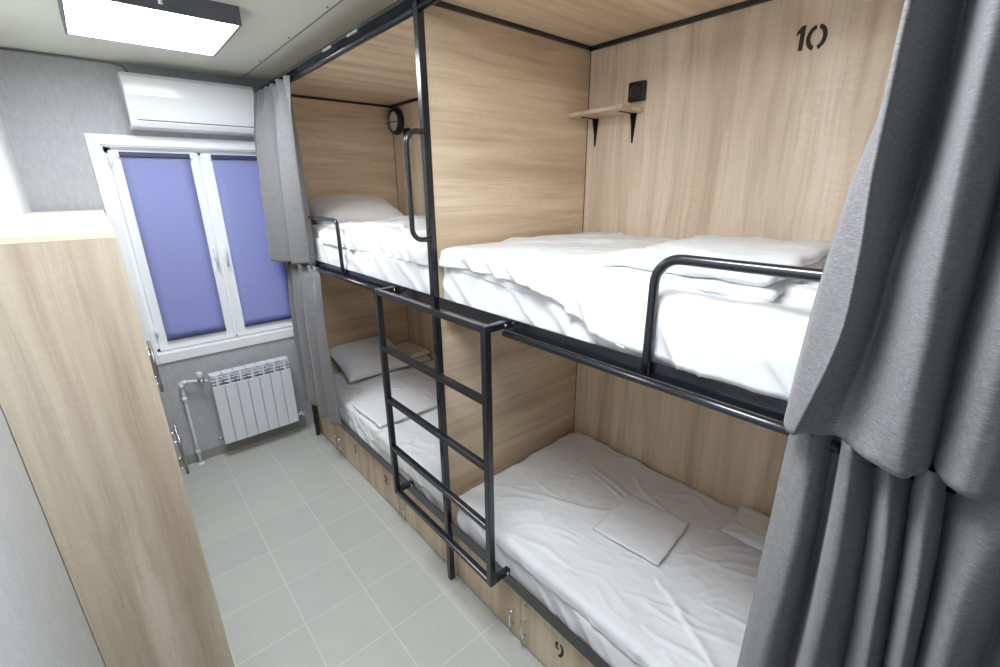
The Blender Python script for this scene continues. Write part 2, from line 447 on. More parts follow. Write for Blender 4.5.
for z in (.53, .09): b.tube([(-.826, -.055, z), (-.826, -.055, z + .03)], .016, 14)
b.tube([(-.826, -.055, .630), (-.826, -.055, .672)], .016, 14).tube([(-.826, -.055, .672), (-.79, -.057, .674)], .016, 14)
b.build('pipe', 'pipe', t)
B().lathe([(.026, 0), (.026, .006), (.013, .014)], (-.826, -.055, 0), 'z', 20).build('floor_collar', 'pipe', t)
B().box(-.838, -.814, -.05, 0, .095, .115, .003).build('wall_clip', 'pipe', t)
b = B().tube([(-.725, -.078, .668), (-.685, -.090, .662)], .016, 14); b.build('valve_body', 'chrome', t)
B().lathe([(.011, -.0), (.013, .012), (.020, .016), (.021, .055), (.017, .062), (.008, .064)], (-.708, -.084, .672), 'z', 20).build('valve_head', 'pipe', t)

# ------------------------------------------------------------------ lockers along the left wall
def locker(y0, y1, hs, label):
    """y0 near end, y1 far end; hs=+1 handle on the far edge, -1 on the near edge"""
    t = thing('locker_cabinet', label, 'cabinet', ((XL - .986) / 2, (y0 + y1) / 2, 0), 'tall oak lockers along the left wall')
    xf = -.986; g = .001
    B().box(XL + .002, xf - .019, y0 + g, y0 + .017, 0, 1.886, .0006).box(XL + .002, xf - .019, y1 - .017, y1 - g, 0, 1.886, .0006).build('side_panel', 'wood_locker', t) if False else None
    B().box(XL + .002, xf - .0, y0 + g, y0 + .017, 0, 1.870, .0006).build('side_panel', 'wood_locker', t)
    B().box(XL + .002, xf - .02, y1 - .017, y1 - g, 0, 1.870, .0006).build('side_panel', 'wood_locker', t)
    B().box(XL + .002, xf, y0 + g, y1 - g, 1.8702, 1.886, .0006).build('top_panel', 'edge', t)
    B().box(XL + .002, XL + .006, y0 + .018, y1 - .018, .05, 1.869).build('back_panel', 'wood_locker', t)
    for z0, z1, zh in ((.06, 1.06, .88), (1.064, 1.868, 1.29)):
        d = B().box(xf - .018, xf, y0 + .0185, y1 - .002, z0, z1, .0008).build('door', 'wood_locker', t)
        yh = y1 - .05 if hs > 0 else y0 + .05
        xo_ = .031 if zh < 1 else .020
        b = B().tube([(xf + xo_, yh, zh - .10), (xf + xo_, yh, zh + .10)], .006, 12)
        b.build('handle', 'chrome_dark', d)
        for z in (zh - .066, zh + .066): B().tube([(xf - .001, yh, z), (xf + xo_ + .001, yh, z)], .005, 10).build('handle_pin', 'chrome', d)
    B().box(XL + .01, xf - .03, y0 + .02, y1 - .02, 0, .055).build('plinth', 'wood_locker', t)
locker(-2.2, -1.52, 1, 'pale oak locker nearest the camera, tall plain side panel at the left')
locker(-1.52, -.80, -1, 'middle pale oak locker, only its top and door handles showing past the front one')
locker(-.80, -.05, 1, 'pale oak locker farthest away, beside the window, only its top showing')

# ------------------------------------------------------------------ bunks
YP = -2.20; PITCH = 2.02; YF = -.183; YN = YP - PITCH
ZU1, ZU0, ZL1, ZL0, ZT = 1.548, 1.502, .390, .328, 2.628
PW = .030
def glyph_arc(b, xs, cy, cz, ry, rz, w, a0, a1, n=14, shear=0.0):
    """stroke of a stencilled digit on a plane x=xs; angles in degrees, seen from -X with +Y to the left"""
    I, O = [], []
    for i in range(n + 1):
        a = math.radians(a0 + (a1 - a0) * i / n); c, s = math.cos(a), math.sin(a)
        for L, k in ((O, 0), (I, w)):
            u, v = (ry - k) * c, (rz - k) * s
            L.append((cy - (u + shear * v), cz + v))
    poly = O + I[::-1]
    b.prism(poly, 'x', xs, xs - .0012)
def glyph_poly(b, xs, cy, cz, pts, shear=0.0):
    b.prism([(cy - (u + shear * v), cz + v) for u, v in pts], 'x', xs, xs - .0012)
def digit(b, ch, xs, cy, cz, h):
    r = h / 2; w = h * .17
    if ch == '0':
        glyph_arc(b, xs, cy, cz, r * .80, r, w, 100, 255); glyph_arc(b, xs, cy, cz, r * .80, r, w, 285, 440)
    if ch == '1':
        glyph_poly(b, xs, cy, cz, [(-.14 * h, .5 * h - w * 1.3), (-.14 * h, .5 * h - w * 2.2), (0, .5 * h - w * 1.6), (0, -.5 * h), (w * 1.1, -.5 * h), (w * 1.1, .5 * h), (.02 * h, .5 * h)])
    if ch == '7':
        glyph_poly(b, xs, cy, cz, [(-.28 * h, .5 * h), (-.28 * h, .5 * h - w), (.10 * h, .5 * h - w), (.10 * h, .5 * h)])
        glyph_poly(b, xs, cy, cz, [(.12 * h, .5 * h), (.30 * h, .5 * h), (.30 * h, .5 * h - w), (-.02 * h, -.5 * h), (-.20 * h, -.5 * h), (.12 * h, .5 * h - w)])
    if ch == '8':
        for c, q in ((.25 * h, .26 * h), (-.23 * h, .28 * h)):
            glyph_arc(b, xs, cy, cz + c, q * .98, q, w * .95, 100, 258); glyph_arc(b, xs, cy, cz + c, q * .98, q, w * .95, 282, 440)
    if ch == '9':
        glyph_arc(b, xs, cy, cz + .20 * h, .31 * h, .30 * h, w, 105, 262)
        glyph_arc(b, xs, cy, cz + .20 * h, .31 * h, .30 * h, w, -5, 78)
        glyph_poly(b, xs, cy, cz, [(.31 * h, .17 * h), (.31 * h - w, .17 * h), (.31 * h - w, -.10 * h), (-.10 * h, -.5 * h), (.12 * h, -.5 * h), (.31 * h, -.14 * h)])
def door_front(parent, y0, y1, hy, num=None, ny=None, lock=False):
    """storage door under the lower bed, y0 near .. y1 far"""
    d = B().box(.031, .047, y0 + .0015, y1 - .0015, .012, .322, .0008).build('door', 'wood_door', parent)
    b = B().tube([(.003, hy, .058), (.003, hy, .188)], .0048, 10); b.build('handle', 'chrome', d)
    for z in (.083, .163): B().tube([(.002, hy, z), (.033, hy, z)], .0042, 10).build('handle_pin', 'chrome', d)
    if lock: B().lathe([(.0, 0), (.010, 0), (.010, -.004), (.007, -.006), (.0001, -.006)], (.031, hy, .252), 'x', 18).build('lock', 'brass', d)
    if num:
        b = B(); digit(b, num, .0312, ny, .185, .075); b.build('number', 'ink', d)
def bunk(y1, y0, label, near):
    """y1 far end, y0 near end"""
    t = thing('bunk_bed', label, 'bunk bed', (.45, (y0 + y1) / 2, 0), 'two-tier oak and steel bunks')
    xo = 0.0
    # front posts
    ends = [y0] if not near else [y0]
    if near:
        B().beam((xo, YP, 0), (xo, YP, ZC - .005), PW).build('post', 'black', t)
        B().beam((xo, y0, 0), (xo, y0, ZC - .005), PW).build('post', 'black', t)
        yy1, yy0 = YP - .0155, y0 + .0155
    else:
        B().beam((xo, -.235, 0), (xo, -.235, ZL0 + .001), PW).build('leg', 'black', t)
        yy1, yy0 = -.205, YP + .0155
    # angle-iron rails, front and back
    for z0, z1, nm in ((ZU0, ZU1, 'upper_rail'), (ZL0, ZL1, 'lower_rail')):
        b = B().box(-.002, .003, yy0, yy1, z0, z1, .001).box(.003, .045, yy0, yy1, z0, z0 + .005, .001)
        b.box(.925, .965, yy0, yy1, z0, z0 + .005).box(.960, .965, yy0, yy1, z0, z1)
        for y in np.linspace(yy0 + .1, yy1 - .1, 5): b.box(.04, .93, y - .015, y + .015, z0 + .002, z0 + .018)
        b.build(nm, 'black', t)
        B().box(.008, .955, yy0, yy1, z0 + .0185, z0 + .026).build('mattress_board', 'wood_x', t)
    # top tube at the ceiling and curtain track outside it
    b = B().tube([(-.004, yy0, 2.592), (-.004, yy1, 2.592)], .014, 14).box(-.006, -.0025, yy0, yy1, 2.596, 2.628)
    b.build('top_rail', 'black', t)
    b = B().box(-.034, -.020, yy0, yy1 + .0, 2.618, 2.632, .002)
    b.box(-.021, -.0062, yy0, yy1, 2.620, 2.626)
    b.build('curtain_track', 'black', t)
    if not near:
        for y in (-1.46, -1.74):
            B().box(-.046, -.036, y - .05, y + .05, 2.606, 2.617, .003).build('curtain_glider', 'chrome', t)
    # curtain rod under the upper rail
    B().tube([(-.030, -2.678 if near else -.21, 1.501), (-.030, y0 if near else -1.846, 1.501)], .011, 14).build('curtain_rod', 'black', t)
    # laminate panels
    B().box(.966, .982, y0 + .0005, y1 - .0005, ZU0 - .03, ZT - .0005, .0005).build('back_panel', 'wood_z', t)
    B().box(.966, .982, y0 + .0005, y1 - .0005, .0, ZU0 - .031, .0005).build('back_panel', 'wood_z2', t)
    B().box(.017, .982, y0 + .0005, y1 - .0005, ZT, ZT + .016, .0005).build('top_panel', 'wood_ceil', t)
    for yc, only in (((YP, 1), (y0, 1)) if near else ((y1 + .008, 0),)):
        x0 = .0155 if near else -.002
        B().box(x0, .9655, yc - .008, yc + .008, ZU0 + .0, ZT - .0005, .0005).build('end_panel', 'wood_x' if near else 'wood_x2', t)
        B().box(x0, .9655, yc - .008, yc + .008, .0, ZU0 - .001, .0005).build('end_panel', 'wood_x2', t)
    # black angle trim where the panels meet the top
    b = B()
    ya, yb = (YP - .0085, y0 + .0085) if near else (y1 - .0005, YP + .0085)
    b.box(.951, .9655, yb, ya, ZT - .020, ZT - .0005, .001)
    b.box(.02, .951, ya - .014, ya, ZT - .017, ZT - .0005, .001)
    b.box(.02, .951, yb, yb + .014, ZT - .017, ZT - .0005, .001)
    b.build('corner_trim', 'black', t)
    for z0, z1 in ((ZL1, ZU0 - .01), (ZU1, ZT - .02)):
        for yj in (ya - .0025, yb): B().box(.9630, .9655, yj, yj + .0025, z0, z1).build('panel_joint', 'groove', t)
    return t
BF = bunk(YF, YP, 'far two-tier oak bunk between the window wall and the middle post', False)
BN = bunk(YP, YN, 'near two-tier oak bunk with the middle post, partition and number 10', True)
# storage doors
door_front(BF, -.69, -.215, -.655)
door_front(BF, -1.18, -.69, -.728, '7', -.962)
door_front(BF, -1.67, -1.18, -1.635, '8', -1.436)
door_front(BF, -2.186, -1.67, -1.708)
door_front(BN, -2.70, -2.216, -2.662)
door_front(BN, -3.21, -2.70, -2.738, '9', -2.932, lock=True)
door_front(BN, -3.70, -3.21, -3.665)
door_front(BN, -4.20, -3.70, -3.738)
b = B(); digit(b, '1', .9658, -3.124, 2.466, .076); digit(b, '0', .9658, -3.176, 2.460, .078)
b.build('number', 'ink', BN)
# guard rails
ra = .065; r = .0125
pts = [(-.016, -3.222, ZU1 - .03), (-.016, -3.222, 1.60), (-.016, -3.222, 1.822 - ra)] + arc((-3.222 - ra, 1.822 - ra), ra, 0, 90, 8, 'yz', -.016)[1:] + [(-.016, -3.6, 1.822), (-.016, -4.10, 1.822)] + [(-.016, -4.165, 1.76), (-.016, -4.165, ZU1 - .03)]
B().tube(pts, r).build('guard_rail', 'black', BN)
pts = [(-.016, -1.258, ZU1 - .03), (-.016, -1.258, 1.60), (-.016, -1.258, 1.822 - .04)] + arc((-1.258 + .04, 1.822 - .04), .04, 180, 90, 8, 'yz', -.016)[1:] + [(-.016, -.9, 1.822), (-.016, -.45, 1.822)] + [(-.016, -.39, 1.77), (-.016, -.39, ZU1 - .03)]
B().tube(pts, .0105).build('guard_rail', 'black', BF)
# grab handle on the middle post
ra = .05
pts = [(-.012, -2.215, 2.190), (-.045, -2.215, 2.190)] + [(-.050 - .045 * math.sin(a), -2.215, 2.145 + .045 * math.cos(a)) for a in np.linspace(0, PI / 2, 8)]
pts += [(-.095, -2.215, 1.98)] + [(-.050 - .045 * math.cos(a), -2.215, 1.835 - .045 * math.sin(a)) for a in np.linspace(0, PI / 2, 8)] + [(-.012, -2.215, 1.79)]
B().tube(pts, .010).build('grab_handle', 'black', BN)

# ------------------------------------------------------------------ ladder
t = thing('bunk_ladder', 'black steel ladder hung on the bunk rails in front of the middle post', 'ladder', (-.1, -2.26, .4))
XO = -.1; YA, YZ = -1.862, -2.662; w = .028
for y in (YA, YZ): B().beam((XO, y, .405), (XO, y, 1.541), w).build('stile', 'black', t)
for z in (1.527, 1.252, .972, .692, .419):
    B().beam((XO, YA - w / 2, z), (XO, YZ + w / 2, z), w - .002).build('rung', 'black', t)
for y in (YA, YZ):
    for z in (1.527, .419 - .045 + .02):
        z_ = z if z > 1 else .419
        s = B().beam((XO + w / 2, y, z_), (-.0025 if z > 1 else -.0025, y, z_), w - .002).build('bracket_arm', 'black', t)
        for dz in (-.0,):
            B().lathe([(.0001, 0), (.006, 0), (.006, -.004), (.0001, -.005)] , (-.02, y - w / 2 + .001, z_ + dz), 'y', 12).build('bolt', 'chrome', s)
B().beam((-.018, YA - .014, 1.520), (-.018, YZ + .014, 1.520), .012).build('inner_bar', 'black', t) if False else None

# ------------------------------------------------------------------ shelf, socket, round lamp, number
t = thing('wall_shelf', 'small oak shelf on two black brackets below the socket, upper near bunk', 'shelf', (.89, -2.37, 2.31))
B().box(.802, .9655, -2.528, -2.215, 2.306, 2.322, .001).build('board', 'wood_door', t)
for y in (-2.262, -2.478):
    b = B().box(.850, .9655, y - .006, y + .006, 2.3025, 2.3058).prism([(y - .016, 2.3058), (y + .016, 2.3058), (y + .003, 2.178), (y - .003, 2.178)], 'x', .9618, .9655)
    b.prism([(.9618, 2.3025), (.935, 2.3025), (.9618, 2.200)], 'y', y - .002, y + .002)
    b.build('bracket', 'black2', t)
t = thing('power_socket', 'black square power socket above the small oak shelf', 'socket', (.96, -2.50, 2.40))
B().box(.938, .9655, -2.535, -2.455, 2.352, 2.432, .005).build('box', 'black2', t)
o = B().lathe([(.028, 0), (.028, -.003), (.022, -.003), (.021, .006), (.0001, .006)], (.9375, -2.495, 2.392), 'x', 28).build('insert', 'black', t)
b = B()
for dy in (-.009, .009): b.lathe([(.0001, 0), (.0028, 0), (.0028, -.0012), (.0001, -.0012)], (.9435, -2.495 + dy, 2.392), 'x', 10)
b.build('contact', 'chrome', o)
t = thing('power_socket', 'black power socket beside the round lamp in the far upper bunk', 'socket', (.96, -.42, 2.36))
B().box(.938, .9655, -.470, -.395, 2.362, 2.437, .005).build('box', 'black2', t)
B().lathe([(.028, 0), (.028, -.003), (.022, -.003), (.021, .006), (.0001, .006)], (.9375, -.4325, 2.3995), 'x', 28).build('insert', 'black2', t)
# round bulkhead lamp
t = thing('bulkhead_lamp', 'round black-rimmed caged lamp in the corner of the far upper bunk', 'lamp', (.95, -.285, 2.50))
cy, cz = -.285, 2.500
B().lathe([(.0001, 0), (.098, 0), (.100, -.012), (.097, -.034), (.086, -.046), (.074, -.048), (.074, -.03), (.0001, -.03)], (.9655, cy, cz), 'x', 40).build('housing', 'black2', t)
M['frost'] = mat('frosted_glass', srgb(205, 205, 200), 0.15)
B().lathe([(.0735, -.031), (.070, -.046), (.055, -.064), (.03, -.073), (.0001, -.076)], (.9655, cy, cz), 'x', 32).build('glass_dome', 'frost', t)
b = B()
for a in (0,):
    b.tube([(.9655 - .046 - .036 * math.sin(u), cy + .086 * math.cos(u), cz - .012) for u in np.linspace(0, PI, 14)], .0035, 8)
    b.tube([(.9655 - .046 - .036 * math.sin(u), cy, cz + .086 * math.cos(u)) for u in np.linspace(0, PI, 14)], .0035, 8)
b.build('cage', 'black2', t)

# ------------------------------------------------------------------ bedding
def fbm(p, s, o=4): return noise.fractal(Vector(p) * s, 0.7, 2.0, o)
def vn(x, y, seed):
    """smooth lattice noise on arrays, about -1..1"""
    rg = np.random.RandomState(seed % 10007); T = rg.rand(256, 256) * 2 - 1
    xi, yi = np.floor(x).astype(int), np.floor(y).astype(int); u, v = x - xi, y - yi
    u = u * u * u * (u * (u * 6 - 15) + 10); v = v * v * v * (v * (v * 6 - 15) + 10)
    g = lambda i, j: T[(xi + i) & 255, (yi + j) & 255]
    return (g(0, 0) * (1 - u) + g(1, 0) * u) * (1 - v) + (g(0, 1) * (1 - u) + g(1, 1) * u) * v
def vf(x, y, sc, seed, o=3, g=.5):
    t = 0; a = 1
    for k in range(o): t = t + a * vn(x * sc + 13.7 * k, y * sc + 7.1 * k, seed + k); a *= g; sc *= 2
    return t
def folded(s, a, r):
    """arc-length coordinate s measured from a centre, half width a: (offset, drop, tilt)"""
    sg = 1 if s >= 0 else -1; q = abs(s)
    if q <= a - r: return sg * q, 0.0, 0.0
    L = r * PI / 2
    if q <= a - r + L:
        th = (q - (a - r)) / r
        return sg * (a - r + r * math.sin(th)), r * (1 - math.cos(th)), th
    return sg * a, r + (q - (a - r) - L), PI / 2
def drape(x0, x1, y0, y1, ztop, Hs, r, wr, nx=170, ny=330, closed=True):
    """cloth laid over a box, dropping Hs = (x0, x1, y0, y1) at its edges; wr(X, Y, Z, side) -> displacement arrays"""
    cx, cy, ax, ay = (x0 + x1) / 2, (y0 + y1) / 2, (x1 - x0) / 2, (y1 - y0) / 2
    ex = ax - r + r * PI / 2; ey = ay - r + r * PI / 2
    us = np.linspace(-(ex + Hs[0] - r), ex + Hs[1] - r, nx); vs = np.linspace(-(ey + Hs[2] - r), ey + Hs[3] - r, ny)
    fu_ = np.array([folded(u, ax, r) for u in us]); fv_ = np.array([folded(v, ay, r) for v in vs])
    ox, oy = np.meshgrid(fu_[:, 0], fv_[:, 0]); dx, dy = np.meshgrid(fu_[:, 1], fv_[:, 1]); tx, ty = np.meshgrid(fu_[:, 2], fv_[:, 2])
    drop = np.where((dx > r * .999) | (dy > r * .999), np.maximum(dx, dy), np.minimum(r, np.hypot(dx, dy)))
    kx, ky = ax - np.abs(ox), ay - np.abs(oy); rc = r * 1.2
    vx, vy = rc - kx, rc - ky; l = np.maximum(np.hypot(vx, vy), 1e-9); m_ = (kx < rc) & (ky < rc) & (l > rc)
    px = np.where(m_, np.sign(ox) * (ax - rc + vx / l * rc), ox); py = np.where(m_, np.sign(oy) * (ay - rc + vy / l * rc), oy)
    nx_, ny_, nz_ = np.sign(ox) * np.sin(tx), np.sign(oy) * np.sin(ty), np.cos(np.maximum(tx, ty)); ln = np.sqrt(nx_ ** 2 + ny_ ** 2 + nz_ ** 2); ln[ln < 1e-9] = 1
    X, Y, Z = cx + px, cy + py, ztop - drop
    side = np.where(ox < 0, tx, 0)
    d, dz = wr(X, Y, Z, side)
    X = X + nx_ / ln * d; Y = Y + ny_ / ln * d; Z = Z + nz_ / ln * d + dz
    b = B(); V = b.grid([[(X[i, j], Y[i, j], Z[i, j]) for j in range(nx)] for i in range(ny)])
    if closed:
        loop = V[0] + [r_[-1] for r_ in V[1:]] + V[-1][-2::-1] + [r_[0] for r_ in V[-2:0:-1]]
        b.bm.faces.new(loop)
    return b
def crease(x, y, ax, ay, bx, by, w, amp, kind=0):
    """ridge along a slightly bowed segment; kind 1 = overlap edge (steep on one side)"""
    dx, dy = bx - ax, by - ay; L = math.hypot(dx, dy)
    t = ((x - ax) * dx + (y - ay) * dy) / L / L; tt = np.clip(t, 0, 1)
    bow = L * .09 * math.sin(ax * 57 + ay * 31) * np.sin(PI * tt) + .012 * L * np.sin(tt * 11 + ax * 40)
    nx_, ny_ = -dy / L, dx / L
    sd = (x - ax - tt * dx) * nx_ + (y - ay - tt * dy) * ny_ - bow
    al = (t - tt) * L; d = np.hypot(sd, al)
    e = np.where((t > -.12) & (t < 1.12), np.sin(PI * np.clip((t + .12) / 1.24, 0, 1)) ** .6, 0)
    if kind: return amp * e * np.where(sd > 0, np.exp(-(d / (w * 2.2)) ** 2), np.exp(-(d / (w * .45)) ** 2))
    return amp * e * np.exp(-(d / w) ** 2)
def rand_creases(n, x0, x1, y0, y1, ang, spread, l0, l1, w0, w1, a0, a1, seed):
    rg = random.Random(seed); out = []
    for _ in range(n):
        x, y = rg.uniform(x0, x1), rg.uniform(y0, y1); a = ang + rg.gauss(0, spread); l = rg.uniform(l0, l1) / 2
        out.append((x - l * math.cos(a), y - l * math.sin(a), x + l * math.cos(a), y + l * math.sin(a), rg.uniform(w0, w1), rg.uniform(a0, a1) * rg.choice((1, 1, 1, -.6)), rg.choice((0, 1))))
    return out
def rumple(x, y, seed, ang, amp, sc=7.0, an=.35):
    """soft ridged wrinkles running roughly along angle ang, present in patches"""
    c, s_ = math.cos(ang), math.sin(ang); u, v = x * c + y * s_, -x * s_ + y * c
    wx = vf(x, y, 4.0, seed + 50, 2) * .10; u = u + wx; v = v + vf(x, y, 4.0, seed + 60, 2) * .10
    n1 = 1 - np.abs(vf(u * an, v, sc, seed, 2, .45)); n2 = 1 - np.abs(vf(u * an * 1.3, v, sc * 2.3, seed + 9, 2, .5))
    mask = np.clip(.55 + .9 * vf(x, y, 2.4, seed + 20, 2), 0.08, 1)
    return amp * mask * (np.clip(n1, 0, 1) ** 3.5 + .35 * np.clip(n2, 0, 1) ** 4)
def side_folds(y, z, ztop, seed, k=1.0, lean=1.25):
    """diagonal pull folds hanging down the front of a sheet"""
    q = y + lean * (ztop - z) + .02 * vn(y * 7, z * 9, seed + 3)
    a = 1 - np.abs(vn(q * 9 * k, z * 2.2, seed)); c = vn(q * 23 * k, z * 3, seed + 4)
    return (np.clip(a, 0, 1) ** 3 * .016 + c * .003 - .005) * np.clip((ztop - z) / .05, 0, 1)
def fin(o, sub=0, thick=0.0, smooth=True):
    if thick:
        m_ = o.modifiers.new('thick', 'SOLIDIFY'); m_.thickness = thick; m_.offset = 0
    return o
def mattress(y0, y1, z0, z1, label, seed, group='mattresses on the bunks'):
    """sheeted mattress"""
    t = thing('mattress', label, 'mattress', (.48, (y0 + y1) / 2, z0), group)
    B().box(.035, .948, y0 + .006, y1 - .006, z0, z1 - .02, .02, 3).build('mattress_core', 'linen_low', t)
    def wr(x, y, z, side):
        d = .004 * vf(x, y, 5, seed, 2) + rumple(x, y, seed, -.9, .006)
        return d + np.where(side > .5, side_folds(y, z, z1, seed), 0), 0
    h = z1 - z0 - .002
    o = drape(.020, .955, y0, y1, z1, (h,) * 4, .035, wr, 80, 420, closed=False).build('fitted_sheet', 'linen_low', t)
    return fin(o, 0, .003)
LOWZ, UPZ = ZL0 + .027, ZU0 + .027
def duvet(x0, x1, y0, y1, ztop, seed, label, creases, puff=.012, Hs=None, r=.035, extra=None, name='duvet', mt='linen', group='white duvets on the bunks', sf=.6, rum=.010, ang=-.9, sc=7.0, longer=None):
    def wr(x, y, z, side):
        d = puff * vf(x, y, 2.6, seed, 2, .4) + .0012 * vf(x, y, 28, seed + 9, 2) + rumple(x, y, seed + 3, ang, rum, sc)
        for c in creases: d = d + crease(x, y, *c)
        d = d + np.where(side > .5, side_folds(y, z, ztop, seed + 2, 1.3) * sf, 0)
        dz = extra(x, y) if extra else 0
        if longer:      # the front edge hangs lower towards the near end
            k = np.clip((longer[0] - y) / (longer[0] - longer[1]), 0, 1); k = k * k * (3 - 2 * k)
            dz = dz - np.where(side > .3, (ztop - z) * k * longer[2], 0)
        return d, dz
    b = drape(x0, x1, y0, y1, ztop, Hs, r, wr, closed=True)
    o = b.build(name, mt); return tag(o, label, 'duvet', group)

def pillow(loc, size, rot, label, name='pillow', mt='linen', group='white pillows on the bunks', seed=0, flat=.5):
    """stuffed pillow with four corners; loc = centre, size = (lx, ly, h), rot = euler"""
    n = 44; lx, ly, h = size; b = B(); Rm = (Matrix.Rotation(rot[2], 3, 'Z') @ Matrix.Rotation(rot[1], 3, 'Y') @ Matrix.Rotation(rot[0], 3, 'X'))
    rows = {}
    for sgn in (1, -1):
        P = []
        for i in range(n + 1):
            row = []
            for j in range(n + 1):
                u, v = -1 + 2 * i / n, -1 + 2 * j / n
                e = max(0, (1 - u ** 4)) ** .55 * max(0, (1 - v ** 4)) ** .55
                pin = 1 - .05 * (abs(v) ** 3) * (1 - abs(u) ** 3) * 0
                x = u * lx / 2 * (1 - .06 * (1 - v * v) * (abs(u) ** 6)); y = v * ly / 2 * (1 - .06 * (1 - u * u) * (abs(v) ** 6))
                edge = min(1, (1 - max(abs(u), abs(v))) * 8)
                z = sgn * h / 2 * e * (1 if sgn > 0 else flat) + edge * (.007 * fbm((u * 1.2 + seed, v * 1.2, sgn), 2.2, 4))
                rad = math.atan2(v, u); z += sgn * edge * .004 * math.sin(rad * 11 + seed) * (1 - e) * 1.5
                row.append(Rm @ Vector((x, y, z)) + Vector(loc))
            P.append(row)
        b.grid(P)
    bmesh.ops.remove_doubles(b.bm, verts=b.bm.verts[:], dist=.0006)
    o = b.build(name, mt); return tag(o, label, 'pillow', group)
def folded_cloth(x0, x1, y0, y1, z0, layers, th, rotz, label, name, cat, mt='linen', seed=0, group=None, soft=.003, zf=None, rnd=1.0):
    """cloth folded flat: rounded layers joined along one edge"""
    b = B(); cx, cy = (x0 + x1) / 2, (y0 + y1) / 2
    nx, ny = 40, 46
    for k in range(layers):
        zc = z0 + th * (k + .5); ins = .004 * k
        prof = []
        hx, hy = (x1 - x0) / 2 - ins, (y1 - y0) / 2 - ins; hz = th / 2 * .98
        P = []
        for side in (1, -1):
            P = []
            for i in range(nx + 1):
                row = []
                for j in range(ny + 1):
                    u, v = -1 + 2 * i / nx, -1 + 2 * j / ny
                    ex = min(1, (1 - abs(u)) * hx / hz / rnd); ey = min(1, (1 - abs(v)) * hy / hz / rnd)
                    e = math.sqrt(max(0, 1 - (1 - ex) ** 2)) * math.sqrt(max(0, 1 - (1 - ey) ** 2))
                    dd = soft * fbm((u * hx + seed, v * hy, k * 3.), 9, 3) * min(1, ex + .2) 
                    X_, Y_ = u * hx, v * hy
                    X_ += soft * 2.0 * noise.noise(Vector((v * 3, k * 2.2 + seed, 0))) ; Y_ += soft * 2.0 * noise.noise(Vector((u * 3, k * 2.2 + seed, 5)))
                    c_, s_ = math.cos(rotz), math.sin(rotz)
                    X2, Y2 = cx + X_ * c_ - Y_ * s_, cy + X_ * s_ + Y_ * c_
                    zz = zc + side * hz * e + dd + (zf(X2, Y2) if zf else 0)
                    row.append((X2, Y2, zz))
                P.append(row)
            b.grid(P)
    bmesh.ops.remove_doubles(b.bm, verts=b.bm.verts[:], dist=.0003)
    o = b.build(name, mt); return tag(o, label, cat, group)

# lower near bed
mattress(-4.19, -2.232, LOWZ, .500, 'sheeted mattress on the lower near bunk, front side hanging in folds', 3)
cr = [(.25, -2.32, .60, -2.95, .016, .009, 0), (.72, -2.55, .62, -2.98, .010, .009, 1), (.66, -2.60, .52, -2.92, .008, .008, 1), (.80, -2.75, .66, -3.05, .010, .008, 1),
      (.30, -3.18, .10, -3.50, .012, .012, 1), (.45, -3.22, .80, -3.70, .008, .010, 1), (.52, -3.2, .72, -3.7, .008, .008, 0), (.60, -3.22, .93, -3.50, .008, .009, 1), (.64, -3.30, .9, -3.72, .010, .009, 1),
      (.70, -3.18, .93, -3.36, .008, .008, 1), (.18, -3.2, .27, -3.50, .008, .010, 1), (.10, -3.25, .19, -3.62, .009, .011, 1), (.33, -3.35, .36, -3.9, .008, .008, 1), (.02, -2.6, .10, -2.9, .010, .008, 1)]
cr += rand_creases(46, .05, .93, -3.9, -2.3, -.9, .45, .06, .34, .004, .010, .002, .0055, 21)
duvet(.010, .95, -4.15, -2.236, .545, 31, 'rumpled white duvet spread over the lower near bunk', cr, .010, Hs=(.055, .03, .05, .05), r=.028, sf=.35, rum=.008, ang=-1.0, sc=5.5)
folded_cloth(.345, .665, -3.13, -2.83, .5515, 1, .010, .10, 'flat folded white pillowcase lying on the lower near duvet', 'folded_pillowcase', 'pillowcase', 'linen', 3, 'folded pillowcases on the lower beds', soft=.0022, rnd=1.2)
pillow((.83, -3.50, .582), (.23, .56, .070), (0, 0, .04), 'white pillow at the near end of the lower near bunk by the curtain', seed=5)

# lower far bed
mattress(-2.168, -.215, LOWZ, .500, 'sheeted mattress on the lower far bunk behind the ladder', 8)
cr = [(.05, -1.0, .07, -1.5, .010, .010, 1), (.3, -.8, .7, -1.2, .012, .008, 1)] + rand_creases(36, .05, .93, -2.1, -.5, -1.0, .5, .08, .4, .005, .012, .002, .006, 5)
duvet(.010, .95, -2.150, -.62, .545, 12, 'rumpled white duvet on the lower far bunk behind the ladder', cr, .010, Hs=(.10, .03, .05, .05), r=.030, rum=.009)
folded_cloth(.03, .50, -1.42, -1.02, .553, 1, .022, .02, 'flat folded white pillowcase lying on the lower far duvet', 'folded_pillowcase', 'pillowcase', 'linen', 6, 'folded pillowcases on the lower beds', rnd=1.4)
pillow((.440, -.435, .640), (.54, .46, .19), (.30, 0, -.02), 'white pillow leaning on the end panel of the lower far bunk', seed=2)
folded_cloth(.735, .945, -.60, -.235, .525, 2, .055, .0, 'cream folded blanket at the back corner of the lower far bunk', 'folded_blanket', 'blanket', 'cream', 4, rnd=1.3)

